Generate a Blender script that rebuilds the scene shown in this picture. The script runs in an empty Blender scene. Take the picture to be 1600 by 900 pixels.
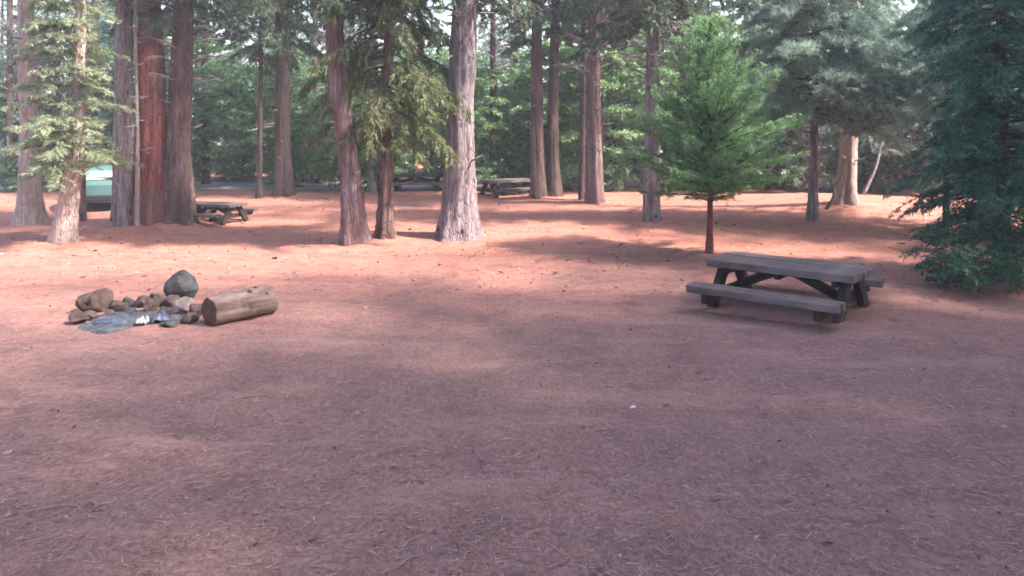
import bpy, math, random
import numpy as np
from mathutils import Vector, noise as mnoise

sc = bpy.context.scene
COL = sc.collection
R = math.radians

# ------------------------------------------------------------------ camera, sky, sun, exposure
F, HOR, CAMZ = 1200.0, 195.0, 2.9            # focal length and horizon row for a 1600 x 900 frame
cam_d = bpy.data.cameras.new('camera')
cam = bpy.data.objects.new('camera', cam_d)
COL.objects.link(cam)
cam.location = (0, 0, CAMZ)
cam.rotation_euler = (R(90), 0, 0)
cam_d.sensor_width = 36.0
cam_d.lens = 36.0 * F / 1600.0
cam_d.shift_y = -(450 - HOR) / 1600.0
cam_d.clip_start, cam_d.clip_end = 0.1, 2000
sc.camera = cam

SUN_EL, SUN_AZ = R(48), R(105)                # azimuth measured clockwise from +Y
world = bpy.data.worlds.new('World')
sc.world = world
world.use_nodes = True
wn = world.node_tree.nodes
sky = wn.new('ShaderNodeTexSky')
sky.sky_type = 'NISHITA'
sky.sun_disc = False
sky.sun_elevation = SUN_EL
sky.sun_rotation = SUN_AZ
sky.air_density, sky.dust_density = 1.0, 2.5
world.node_tree.links.new(sky.outputs[0], wn['Background'].inputs[0])
wn['Background'].inputs[1].default_value = 0.15

sun_d = bpy.data.lights.new('sun', 'SUN')
sun_d.energy = 4.0
sun_d.angle = R(3.2)
sun_d.color = (1.0, 0.90, 0.78)
sun = bpy.data.objects.new('sun', sun_d)
COL.objects.link(sun)
to_sun = Vector((math.cos(SUN_EL) * math.sin(SUN_AZ), math.cos(SUN_EL) * math.cos(SUN_AZ), math.sin(SUN_EL)))
sun.rotation_euler = to_sun.to_track_quat('Z', 'Y').to_euler()
sun.location = to_sun * 60

vs = sc.view_settings
vs.view_transform = 'Standard'
vs.look = 'None'
vs.exposure = 2.2
vs.gamma = 1.0
sc.render.engine = 'CYCLES'
sc.cycles.use_denoising = True
sc.cycles.max_bounces = 4
sc.cycles.diffuse_bounces = 2
sc.cycles.glossy_bounces = 2
sc.cycles.transmission_bounces = 2
sc.cycles.use_adaptive_sampling = True
sc.cycles.adaptive_threshold = .06
sc.cycles.use_light_tree = False
sc.cycles.filter_width = 1.7
sc.cycles.debug_use_spatial_splits = True

# ------------------------------------------------------------------ helpers
def sst(a, b, x):
    t = np.clip((np.asarray(x, float) - a) / (b - a), 0, 1)
    return t * t * (3 - 2 * t)

def terrain(x, y):
    x = np.asarray(x, float); y = np.asarray(y, float)
    z = 0.035 * np.sin(x * .43 + 1.3) * np.sin(y * .37 + .4) + 0.02 * np.sin(x * 1.1 + y * .8) * np.sin(y * .9 - x * .3)
    z = z + 0.38 * np.exp(-((x - 12.2) / 4.0) ** 2 - ((y - 27.5) / 3.2) ** 2)       # bank below the pale trunk
    z = z - 0.05 * 55 * sst(35, 150, y)
    for mx, my, mh, mr in MOUNDS:                                   # needles piled round the trunk feet
        z = z + mh * np.exp(-((x - mx) ** 2 + (y - my) ** 2) / (mr * mr))
    return z
MOUNDS = []

def tz(x, y):
    return float(terrain(x, y))

def gp(px, py):
    """a spot on the ground seen at that place in the 1600 x 900 photograph"""
    y = F * CAMZ / (py - HOR)
    for _ in range(12):
        x = (px - 800) / F * y
        y = F * (CAMZ - tz(x, y)) / (py - HOR)
    x = (px - 800) / F * y
    return Vector((x, y, tz(x, y)))

class Arr:
    """collects vertices with triangle and quad faces"""
    def __init__(s):
        s.V, s.T, s.Q, s.n = [], [], [], 0
    def add(s, V, T=None, Q=None):
        V = np.asarray(V, np.float32).reshape(-1, 3)
        if T is not None and len(T): s.T.append(np.asarray(T, np.int32).reshape(-1, 3) + s.n)
        if Q is not None and len(Q): s.Q.append(np.asarray(Q, np.int32).reshape(-1, 4) + s.n)
        s.V.append(V); s.n += len(V)
    def mesh(s, name, smooth=False):
        V = np.concatenate(s.V)
        T = np.concatenate(s.T) if s.T else np.zeros((0, 3), np.int32)
        Q = np.concatenate(s.Q) if s.Q else np.zeros((0, 4), np.int32)
        me = bpy.data.meshes.new(name)
        me.vertices.add(len(V)); me.vertices.foreach_set('co', V.ravel())
        nl = len(T) * 3 + len(Q) * 4
        me.loops.add(nl)
        me.loops.foreach_set('vertex_index', np.concatenate([T.ravel(), Q.ravel()]).astype(np.int32))
        me.polygons.add(len(T) + len(Q))
        st = np.concatenate([np.arange(len(T)) * 3, len(T) * 3 + np.arange(len(Q)) * 4]).astype(np.int32)
        me.polygons.foreach_set('loop_start', st)
        if smooth:
            me.polygons.foreach_set('use_smooth', np.ones(len(T) + len(Q), bool))
        me.update(calc_edges=True)
        me.validate()
        return me

def tube(arr, P, rad, k=6, caps=True):
    P = np.asarray(P, float); n = len(P); rad = np.broadcast_to(np.asarray(rad, float), (n,))
    T = np.gradient(P, axis=0); T /= np.linalg.norm(T, axis=1, keepdims=True) + 1e-9
    ref = np.array([0, 0, 1.0]) if abs(T[0, 2]) < .9 else np.array([1.0, 0, 0])
    A = np.cross(T, ref); A /= np.linalg.norm(A, axis=1, keepdims=True) + 1e-9
    B = np.cross(T, A)
    th = np.arange(k) * 2 * math.pi / k
    V = P[:, None] + rad[:, None, None] * (np.cos(th)[None, :, None] * A[:, None] + np.sin(th)[None, :, None] * B[:, None])
    V = V.reshape(-1, 3)
    i = np.arange(n - 1)[:, None] * k; j = np.arange(k)[None]; j2 = (j + 1) % k
    Q = np.stack([i + j, i + j2, i + k + j2, i + k + j], -1).reshape(-1, 4)
    tri = []
    if caps:
        V = np.concatenate([V, P[:1], P[-1:]])
        a, b = n * k, n * k + 1
        for q in range(k):
            tri.append((a, (q + 1) % k, q)); tri.append((b, (n - 1) * k + q, (n - 1) * k + (q + 1) % k))
    arr.add(V, tri, Q)

def link(name, me, mat, parent=None, loc=None, rot=None, scale=None):
    o = bpy.data.objects.new(name, me)
    COL.objects.link(o)
    if mat is not None and me is not None and not me.materials:
        me.materials.append(mat)
    if parent is not None: o.parent = parent
    if loc is not None: o.location = loc
    if rot is not None: o.rotation_euler = rot
    if name in ('limbs', 'crown', 'dead_limbs', 'foliage', 'stems'): o['kind'] = 'stuff'
    if scale is not None: o.scale = scale if hasattr(scale, '__len__') else (scale,) * 3
    return o

def empty(name, loc, rz=0, label=None, cat=None, group=None):
    o = bpy.data.objects.new(name, None)
    o.empty_display_size = .3
    COL.objects.link(o); o.location = loc; o.rotation_euler = (0, 0, rz)
    tag(o, label, cat, group)
    return o

def tag(o, label=None, cat=None, group=None, kind=None):
    if label: o['label'] = label
    if cat: o['category'] = cat
    if group: o['group'] = group
    if kind: o['kind'] = kind
    return o

# ------------------------------------------------------------------ materials
def newmat(name):
    m = bpy.data.materials.new(name); m.use_nodes = True
    nt = m.node_tree; nt.nodes.clear()
    out = nt.nodes.new('ShaderNodeOutputMaterial')
    return m, nt, out
def nd(nt, t, **kw):
    n = nt.nodes.new(t)
    for k, v in kw.items(): setattr(n, k, v)
    return n
def noise_n(nt, vec, scale, detail=4, rough=.55, dist=0):
    n = nd(nt, 'ShaderNodeTexNoise')
    n.inputs['Scale'].default_value = scale; n.inputs['Detail'].default_value = detail
    n.inputs['Roughness'].default_value = rough; n.inputs['Distortion'].default_value = dist
    nt.links.new(vec, n.inputs['Vector']); return n.outputs['Fac']
def mapped(nt, scale, rot=(0, 0, 0), src='Object'):
    tc = nd(nt, 'ShaderNodeTexCoord'); mp = nd(nt, 'ShaderNodeMapping')
    mp.inputs['Scale'].default_value = scale; mp.inputs['Rotation'].default_value = rot
    nt.links.new(tc.outputs[src], mp.inputs['Vector']); return mp.outputs['Vector']
def ramp(nt, fac, stops):
    r = nd(nt, 'ShaderNodeValToRGB')
    el = r.color_ramp.elements
    while len(el) < len(stops): el.new(.5)
    for e, (p, c) in zip(el, stops):
        e.position = p; e.color = (*c, 1) if len(c) == 3 else c
    nt.links.new(fac, r.inputs['Fac']); return r.outputs['Color']
def mixc(nt, fac, a, b, mode='MIX'):
    m = nd(nt, 'ShaderNodeMix', data_type='RGBA', blend_type=mode)
    for sock, v in ((m.inputs[0], fac), (m.inputs[6], a), (m.inputs[7], b)):
        if hasattr(v, 'is_output'): nt.links.new(v, sock)
        elif isinstance(v, (int, float)): sock.default_value = v
        else: sock.default_value = (*v, 1)
    return m.outputs[2]
def bump(nt, h, strength, dist=.02):
    b = nd(nt, 'ShaderNodeBump'); b.inputs['Strength'].default_value = strength; b.inputs['Distance'].default_value = dist
    nt.links.new(h, b.inputs['Height']); return b.outputs['Normal']
def principled(nt, out, col, rough=.9, normal=None, spec=.2):
    p = nd(nt, 'ShaderNodeBsdfPrincipled')
    p.inputs['Roughness'].default_value = rough
    p.inputs['Specular IOR Level'].default_value = spec
    if hasattr(col, 'is_output'): nt.links.new(col, p.inputs['Base Color'])
    else: p.inputs['Base Color'].default_value = (*col, 1)
    if normal is not None: nt.links.new(normal, p.inputs['Normal'])
    nt.links.new(p.outputs[0], out.inputs[0]); return p

def leaf_mat(name, dark, mid, light, trans=.35):
    m, nt, out = newmat(name)
    g = nd(nt, 'ShaderNodeNewGeometry')
    v = mapped(nt, (1, 1, 1))
    cl = noise_n(nt, v, 1.6, 3)
    a = nd(nt, 'ShaderNodeMath', operation='MULTIPLY_ADD')
    nt.links.new(g.outputs['Random Per Island'], a.inputs[0]); a.inputs[1].default_value = .55
    nt.links.new(cl, a.inputs[2])
    s = nd(nt, 'ShaderNodeMath', operation='SUBTRACT'); nt.links.new(a.outputs[0], s.inputs[0]); s.inputs[1].default_value = .28
    c = ramp(nt, s.outputs[0], [(.18, dark), (.5, mid), (.85, light)])
    d = nd(nt, 'ShaderNodeBsdfPrincipled'); d.inputs['Roughness'].default_value = .6
    d.inputs['Specular IOR Level'].default_value = .25
    t = nd(nt, 'ShaderNodeBsdfTranslucent')
    nt.links.new(c, d.inputs['Base Color']); nt.links.new(c, t.inputs['Color'])
    mx = nd(nt, 'ShaderNodeMixShader'); mx.inputs[0].default_value = trans
    nt.links.new(d.outputs[0], mx.inputs[1]); nt.links.new(t.outputs[0], mx.inputs[2])
    nt.links.new(mx.outputs[0], out.inputs[0])
    return m

def bark_mat(name, dark, mid, light, streak=9.0, patch=None, knots=False):
    m, nt, out = newmat(name)
    v = mapped(nt, (1, 1, .14)); v2 = mapped(nt, (1, 1, .45))
    n1 = noise_n(nt, v, streak, 6, .6, .4)
    n2 = noise_n(nt, v2, streak * 2.4, 4, .6)
    n3 = noise_n(nt, mapped(nt, (1, 1, .5)), 1.3, 3)
    c = ramp(nt, n1, [(.3, dark), (.48, mid), (.66, light)])
    c = mixc(nt, .35, c, ramp(nt, n2, [(.3, dark), (.7, light)]))
    if patch is not None:
        c = mixc(nt, ramp(nt, n3, [(.45, (0, 0, 0)), (.62, (.8, .8, .8))]), c, patch, 'MIX')
    cr = nd(nt, 'ShaderNodeTexVoronoi', feature='DISTANCE_TO_EDGE'); cr.inputs['Scale'].default_value = streak * 1.7
    wv = nd(nt, 'ShaderNodeVectorMath', operation='ADD'); nn = nd(nt, 'ShaderNodeTexNoise'); nn.inputs['Scale'].default_value = 3.0
    vv = mapped(nt, (1, 1, .16)); nt.links.new(vv, nn.inputs['Vector']); nt.links.new(vv, wv.inputs[0])
    sc2 = nd(nt, 'ShaderNodeVectorMath', operation='SCALE'); sc2.inputs[3].default_value = .12; nt.links.new(nn.outputs['Color'], sc2.inputs[0]); nt.links.new(sc2.outputs[0], wv.inputs[1])
    nt.links.new(wv.outputs[0], cr.inputs['Vector'])
    fur = ramp(nt, cr.outputs['Distance'], [(.0, (1, 1, 1)), (.13, (0, 0, 0))])
    c = mixc(nt, mixc(nt, .27, (0, 0, 0), fur), c, tuple(.55 * x for x in dark))
    if knots:
        vo = nd(nt, 'ShaderNodeTexVoronoi'); vo.inputs['Scale'].default_value = 3.2
        nt.links.new(mapped(nt, (1, 1, .7)), vo.inputs['Vector'])
        c = mixc(nt, ramp(nt, vo.outputs['Distance'], [(.10, (.9, .9, .9)), (.2, (0, 0, 0))]), c, tuple(.5 * x for x in dark))
    h = mixc(nt, .4, n1, n2)
    h = mixc(nt, .7, h, mixc(nt, 1.0, (1, 1, 1), fur, 'SUBTRACT'))
    principled(nt, out, c, .95, bump(nt, h, .8, .035), .1)
    return m

def wood_mat(name, dark, light, scale=(1, 14, 14), spec=.15, rough=.85):
    m, nt, out = newmat(name)
    v = mapped(nt, scale)
    n1 = noise_n(nt, v, 2.2, 6, .65, .3)
    n2 = noise_n(nt, mapped(nt, (1, 1, 1)), 1.8, 4)
    c = ramp(nt, n1, [(.28, dark), (.72, light)])
    c = mixc(nt, .5, c, ramp(nt, n2, [(.32, tuple(.5 * x for x in dark)), (.68, tuple(1.25 * x for x in light))]))
    principled(nt, out, c, rough, bump(nt, n1, .35, .01), spec)
    return m

def plain_mat(name, a, b, scale=6, rough=.85, spec=.2, bs=.4, bd=.02):
    m, nt, out = newmat(name)
    n1 = noise_n(nt, mapped(nt, (1, 1, 1)), scale, 6, .62)
    principled(nt, out, ramp(nt, n1, [(.3, a), (.7, b)]), rough, bump(nt, n1, bs, bd), spec)
    return m

def ground_mat():
    m, nt, out = newmat('needle_duff')
    v = mapped(nt, (1, 1, 1))
    big = noise_n(nt, v, .22, 4, .55, .3)
    med = noise_n(nt, v, 1.5, 5, .6, .2)
    f1 = noise_n(nt, mapped(nt, (1, .45, 1), (0, 0, .3)), 26, 5, .7)
    f2 = noise_n(nt, mapped(nt, (.4, 1, 1), (0, 0, .5)), 60, 4, .7)
    duff = ramp(nt, f1, [(.25, (.15, .058, .045)), (.5, (.355, .138, .110)), (.75, (.52, .255, .205))])
    duff = mixc(nt, .5, duff, ramp(nt, f2, [(.3, (.20, .08, .055)), (.7, (.50, .24, .18))]))
    soil = ramp(nt, f1, [(.25, (.08, .042, .040)), (.5, (.215, .122, .114)), (.75, (.40, .265, .25))])
    soil = mixc(nt, .5, soil, ramp(nt, f2, [(.3, (.085, .044, .042)), (.7, (.34, .205, .19))]))
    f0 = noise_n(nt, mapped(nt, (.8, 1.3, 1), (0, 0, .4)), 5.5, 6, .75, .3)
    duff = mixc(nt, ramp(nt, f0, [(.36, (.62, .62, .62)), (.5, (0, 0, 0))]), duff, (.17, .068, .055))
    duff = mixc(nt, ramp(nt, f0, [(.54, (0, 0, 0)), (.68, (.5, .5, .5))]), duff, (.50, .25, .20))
    # trampled dusty soil, toned darker for foreground shade, thick needle duff under the trees
    sep = nd(nt, 'ShaderNodeSeparateXYZ'); nt.links.new(v, sep.inputs[0])
    a = nd(nt, 'ShaderNodeMath', operation='MULTIPLY_ADD'); nt.links.new(big, a.inputs[0]); a.inputs[1].default_value = 13.0
    nt.links.new(sep.outputs[1], a.inputs[2])
    b = nd(nt, 'ShaderNodeMath', operation='MULTIPLY_ADD'); nt.links.new(med, b.inputs[0]); b.inputs[1].default_value = 5.0
    nt.links.new(a.outputs[0], b.inputs[2])
    mr = nd(nt, 'ShaderNodeMapRange'); mr.inputs[1].default_value = 19.0; mr.inputs[2].default_value = 27.5
    mr.inputs[3].default_value = .12
    nt.links.new(b.outputs[0], mr.inputs[0])
    c = mixc(nt, mr.outputs[0], soil, duff)
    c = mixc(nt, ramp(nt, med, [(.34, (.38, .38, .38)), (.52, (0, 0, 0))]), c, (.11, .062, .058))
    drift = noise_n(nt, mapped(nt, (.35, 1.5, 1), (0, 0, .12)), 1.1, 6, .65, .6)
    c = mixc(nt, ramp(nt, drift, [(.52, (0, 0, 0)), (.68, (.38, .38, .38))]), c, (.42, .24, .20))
    h = mixc(nt, .5, f1, f2)
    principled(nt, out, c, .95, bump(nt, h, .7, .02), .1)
    return m

M = {}
M['ground'] = ground_mat()
M['road'] = plain_mat('worn_road', (.34, .31, .34), (.52, .48, .52), 9)
M['bark_grey'] = bark_mat('grey_pine_bark', (.05, .035, .039), (.21, .16, .176), (.40, .33, .355), 8, knots=True)
M['bark_red'] = bark_mat('red_cedar_bark', (.05, .015, .015), (.25, .06, .057), (.38, .15, .14), 9, (.185, .11, .11))
M['bark_brown'] = bark_mat('brown_cedar_bark', (.035, .02, .02), (.17, .103, .10), (.31, .215, .21), 9, (.085, .052, .05))
M['bark_dark'] = bark_mat('dark_bark', (.03, .02, .02), (.10, .065, .062), (.17, .12, .115), 11)
M['bark_pale'] = bark_mat('pale_bark', (.2, .14, .13), (.38, .28, .26), (.58, .47, .44), 12)
M['bark_mixed'] = bark_mat('reddish_pine_bark', (.045, .025, .026), (.175, .11, .114), (.32, .235, .245), 8, (.165, .09, .09))
M['twig'] = plain_mat('dead_twig_wood', (.14, .115, .12), (.34, .29, .29), 5)
M['limb'] = plain_mat('limb_wood', (.06, .045, .04), (.15, .115, .10), 5)
M['fir'] = leaf_mat('pale_fir_needles', (.15, .20, .115), (.32, .37, .24), (.54, .58, .42), .45)
M['sapling'] = leaf_mat('fresh_green_needles', (.07, .165, .07), (.18, .325, .145), (.36, .51, .28), .55)
M['dark_green'] = leaf_mat('dark_bluish_needles', (.03, .085, .065), (.075, .175, .13), (.16, .30, .22), .5)
M['blue_pine'] = leaf_mat('grey_green_pine_needles', (.13, .20, .16), (.27, .37, .305), (.46, .56, .48), .5)
M['olive'] = leaf_mat('olive_cedar_sprays', (.075, .095, .045), (.15, .175, .085), (.27, .30, .15), .4)
M['canopy'] = leaf_mat('canopy_needles', (.05, .075, .05), (.10, .135, .09), (.18, .22, .15), .4)
M['bg_dark'] = leaf_mat('background_needles', (.06, .12, .07), (.145, .25, .15), (.31, .44, .28), .5)
M['bg_light'] = leaf_mat('background_bright_leaves', (.10, .20, .09), (.21, .36, .17), (.40, .53, .30), .5)
M['shrub'] = leaf_mat('shrub_leaves', (.02, .07, .045), (.05, .13, .075), (.12, .22, .12))
M['stone_grey'] = plain_mat('grey_stone', (.02, .02, .022), (.09, .09, .097), 5, bs=.9, bd=.04)
M['stone_brown'] = plain_mat('brown_stone', (.03, .019, .018), (.115, .077, .07), 7, bs=.9, bd=.04)
M['stone_pale'] = plain_mat('pale_stone', (.09, .066, .064), (.21, .165, .158), 7, bs=.8, bd=.03)
M['ash'] = plain_mat('cold_ash', (.018, .018, .022), (.12, .125, .145), 9)
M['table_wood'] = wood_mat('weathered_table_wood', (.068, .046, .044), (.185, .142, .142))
M['table_shade'] = wood_mat('shade_toned_timber', (.02, .013, .013), (.055, .038, .037))  # frame timber coloured darker to carry the shade below the table top
M['table_far'] = M['table_wood']
M['log_bark'] = bark_mat('log_bark', (.10, .065, .055), (.27, .195, .175), (.46, .37, .345), 7)
M['blue'] = plain_mat('blue_plastic', (.035, .042, .07), (.09, .11, .17), 5, .4, .5, .2)
M['white'] = plain_mat('white_paper', (.26, .25, .24), (.42, .41, .40), 8)
M['stick'] = wood_mat('bleached_stick', (.22, .15, .14), (.40, .30, .28), (4, 4, 4))
M['chip'] = plain_mat('pale_chip', (.5, .42, .36), (.7, .62, .55), 8)

# ------------------------------------------------------------------ ground
feet = [(px, py, w, gp(px, py)) for px, py, w in ((46, 347, 36), (97, 377, 24), (193, 349, 38), (236, 356, 53), (281, 353, 44), (443, 305, 30), (556, 377, 40), (602, 370, 29), (717, 369, 56),
        (841, 312, 26), (865, 311, 22), (929, 316, 31), (1018, 345, 29), (1109, 394, 9), (1270, 347, 17), (1321, 329, 31))]
for px, py, w, b in feet:
    MOUNDS.append((b.x, b.y, .045 + w * .0016, .45 + w / F * b.y * .9))
def axis(lo, hi, fine_lo, fine_hi, fine, grow=1.22):
    a = list(np.arange(fine_lo, fine_hi + 1e-6, fine))
    s = fine
    while a[-1] < hi: s *= grow; a.append(a[-1] + s)
    s = fine; b = [a[0]]
    while b[-1] > lo: s *= grow; b.append(b[-1] - s)
    return np.array(b[:0:-1] + a)
def height_sheet():
    xs = axis(-600, 600, -14, 14, .16); ys = axis(-300, 900, 2.5, 32, .16)
    X, Y = np.meshgrid(xs, ys)
    Z = terrain(X, Y)
    rng = np.random.default_rng(3)
    fine = rng.normal(size=Z.shape) * .006 * ((Y > 2) & (Y < 33) & (abs(X) < 15))
    fine = (fine + np.roll(fine, 1, 0) + np.roll(fine, 1, 1)) * .8
    Z = Z + fine
    nx, ny = len(xs), len(ys)
    i = np.arange(ny - 1)[:, None] * nx; j = np.arange(nx - 1)[None]
    Q = np.stack([i + j, i + j + 1, i + nx + j + 1, i + nx + j], -1).reshape(-1, 4)
    a = Arr(); a.add(np.stack([X, Y, Z], -1), None, Q)
    return a.mesh('ground', True)
tag(link('ground', height_sheet(), M['ground']), 'reddish brown forest floor covered in pine needles', None, None, 'structure')

def road():
    a = Arr(); n = 60
    t = np.linspace(0, 1, n)
    cx = -44 + 52 * t; cy = 38.5 - 4.2 * np.sin(t * 2.3) + 3.5 * t
    T = np.stack([np.gradient(cx), np.gradient(cy)], 1); T /= np.linalg.norm(T, axis=1, keepdims=True)
    N = np.stack([-T[:, 1], T[:, 0]], 1)
    rows = []
    for w in np.linspace(-2.1, 2.1, 9):
        x = cx + N[:, 0] * w; y = cy + N[:, 1] * w
        rows.append(np.stack([x, y, terrain(x, y) + .03 - .02 * (abs(w) / 2.1) ** 4], 1))
    V = np.stack(rows, 1).reshape(-1, 3)
    i = np.arange(n - 1)[:, None] * 9; j = np.arange(8)[None]
    a.add(V, None, np.stack([i + j, i + 9 + j, i + 9 + j + 1, i + j + 1], -1).reshape(-1, 4))
    tag(link('road', a.mesh('road', True), M['road']), 'pale worn camp road curving behind the trees', None, None, 'structure')
road()

# ------------------------------------------------------------------ foliage and trunks
rs = np.random.default_rng(11)
def unit(v): return v / (np.linalg.norm(v, axis=-1, keepdims=True) + 1e-9)

def crown(seed, z0, z1, rf, nb, rise=.1, droop=.35, tw=9, lpt=10, ll=.12, lw=.022, hang=.1, spread=.5, twl=.34,
          inner=.12, wood=True, bare=False, up=.0, diamond=False, irr=.0, tiers=0, flat=.8):
    """branches round a vertical axis, twigs along the branches, needle sprays along the twigs"""
    g = np.random.default_rng(seed)
    lv, lf, nv = [], [], 0
    wd = Arr()
    for i in range(nb):
        t = (i + g.random()) / nb
        z = z0 + (z1 - z0) * t
        if tiers: z = z0 + (z1 - z0) * ((math.floor(t * tiers) + .3) / tiers) + g.normal() * .035
        az = i * 2.39996 + g.normal() * .35
        L = max(.15, rf(t) * g.uniform(.62 - irr, 1.18 + irr * .6))
        h = np.array([math.cos(az), math.sin(az), 0]); pp = np.array([-h[1], h[0], 0])
        r_, d_ = (rise(t) if callable(rise) else rise) + g.normal() * .08, droop * g.uniform(.7, 1.3)
        wig = g.normal() * .12
        def P(s):
            s = np.asarray(s)[..., None]
            return np.array([0, 0, z]) + h * L * s + pp * (L * wig * s * s) + np.array([0, 0, 1.]) * (L * (r_ * s - d_ * s * s + up * s ** 3))
        if wood or bare:
            tube(wd, P(np.linspace(0, 1, 6)), np.linspace(.012 * L + (.02 if bare else .008), .008 if bare else .004, 6), 4, False)
        nt_ = int(L * tw) + 3
        s = inner + (1 - inner) * g.random(nt_) ** .75
        node = P(s); tan = unit(P(s + .02) - node)
        side = np.where(g.random(nt_) < .5, -1., 1.)[:, None]
        td = unit(tan * g.uniform(.35, 1.0, (nt_, 1)) + pp * side * g.uniform(.3, 1.1, (nt_, 1)) + np.array([0, 0, 1.]) * g.uniform(-hang * 2 - .15, .22, (nt_, 1)))
        tl = np.clip((.25 + .75 * (1 - s)) * L * twl, .12, 1.1) * g.uniform(.6, 1.2, nt_)
        if bare:
            for q in range(nt_):
                e = node[q] + td[q] * tl[q] + np.array([0, 0, -.1 * tl[q]])
                m_ = (node[q] + e) / 2 + g.normal(size=3) * .05 * tl[q]
                tube(wd, [node[q], m_, e], [.016, .012, .006], 3, False)
            continue
        nl = np.maximum(3, (lpt * tl / .4).astype(int))
        k = np.repeat(np.arange(nt_), nl); n = len(k)
        u = g.random(n) ** .8
        pos = node[k] + td[k] * (tl[k] * u)[:, None] + np.array([0, 0, -1.]) * (hang * tl[k] * u * u)[:, None] + g.normal(size=(n, 3)) * .02
        ld = unit(td[k] + g.normal(size=(n, 3)) * spread + np.array([0, 0, -hang * 1.2]))
        nrm = unit(np.array([0, 0, 1.]) + g.normal(size=(n, 3)) * flat)
        wv = unit(np.cross(ld, nrm)) * (lw * g.uniform(.6, 1.3, n))[:, None]
        tip = pos + ld * (ll * g.uniform(.6, 1.3, n))[:, None]
        if diamond:
            mid = pos * .55 + tip * .45
            v = np.stack([pos, mid - wv, tip, mid + wv], 1).reshape(-1, 3)
        else:
            v = np.stack([pos - wv, pos + wv, tip], 1).reshape(-1, 3)
        lv.append(v)
    leaf = None
    if lv:
        a = Arr(); V = np.concatenate(lv)
        if diamond: a.add(V, None, np.arange(len(V)).reshape(-1, 4))
        else: a.add(V, np.arange(len(V)).reshape(-1, 3))
        leaf = a.mesh('crown')
    return leaf, (wd.mesh('limbs', True) if wd.V else None)

def trunk_mesh(path, r0, r1, flare=.45, seed=0, lobes=5, k=22, n=46, rough=.05, taper=.8):
    """path: list of (x, y, z) from the base up; the base sits a little below the ground"""
    g = np.random.default_rng(seed)
    path = np.asarray(path, float)
    d = np.concatenate([[0], np.cumsum(np.linalg.norm(np.diff(path, axis=0), axis=1))])
    s = d[-1] * np.linspace(0, 1, n) ** 1.6
    # smooth interpolation through the path
    C = np.stack([np.interp(s, d, path[:, i]) for i in range(3)], 1)
    for _ in range(3):
        C[1:-1] = (C[:-2] + 2 * C[1:-1] + C[2:]) / 4
    th = np.arange(k) * 2 * math.pi / k
    ph = g.random(8) * 6.28
    z = s[:, None]; TH = th[None]
    rad = (r0 + (r1 - r0) * (s / d[-1]) ** taper)[:, None]
    fl = flare * np.exp(-z / (r0 * 1.3 + .18)) * (1 + .55 * np.cos(lobes * TH + ph[0]) + .3 * np.cos((lobes - 2) * TH + ph[1]))
    w = np.zeros_like(rad * TH)
    for q in range(2, 8):
        w += np.sin(q * TH + ph[q % 8] + .35 * q * np.sin(z * .5 + ph[(q + 3) % 8])) * rough * .45
    w += g.normal(size=w.shape) * rough * .55
    w += .04 * np.sin(z * 1.9 + ph[2])
    w += rough * .55 * np.sin(11 * TH + 1.6 * np.sin(z * .9 + ph[4]) + ph[5])
    rr = rad * (1 + w + fl)
    V = np.stack([C[:, 0:1] + rr * np.cos(TH), C[:, 1:2] + rr * np.sin(TH), C[:, 2:3] + 0 * rr], -1).reshape(-1, 3)
    a = Arr(); i = np.arange(n - 1)[:, None] * k; j = np.arange(k)[None]; j2 = (j + 1) % k
    a.add(V, None, np.stack([i + j, i + j2, i + k + j2, i + k + j], -1).reshape(-1, 4))
    return a.mesh('trunk', True)

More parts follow.
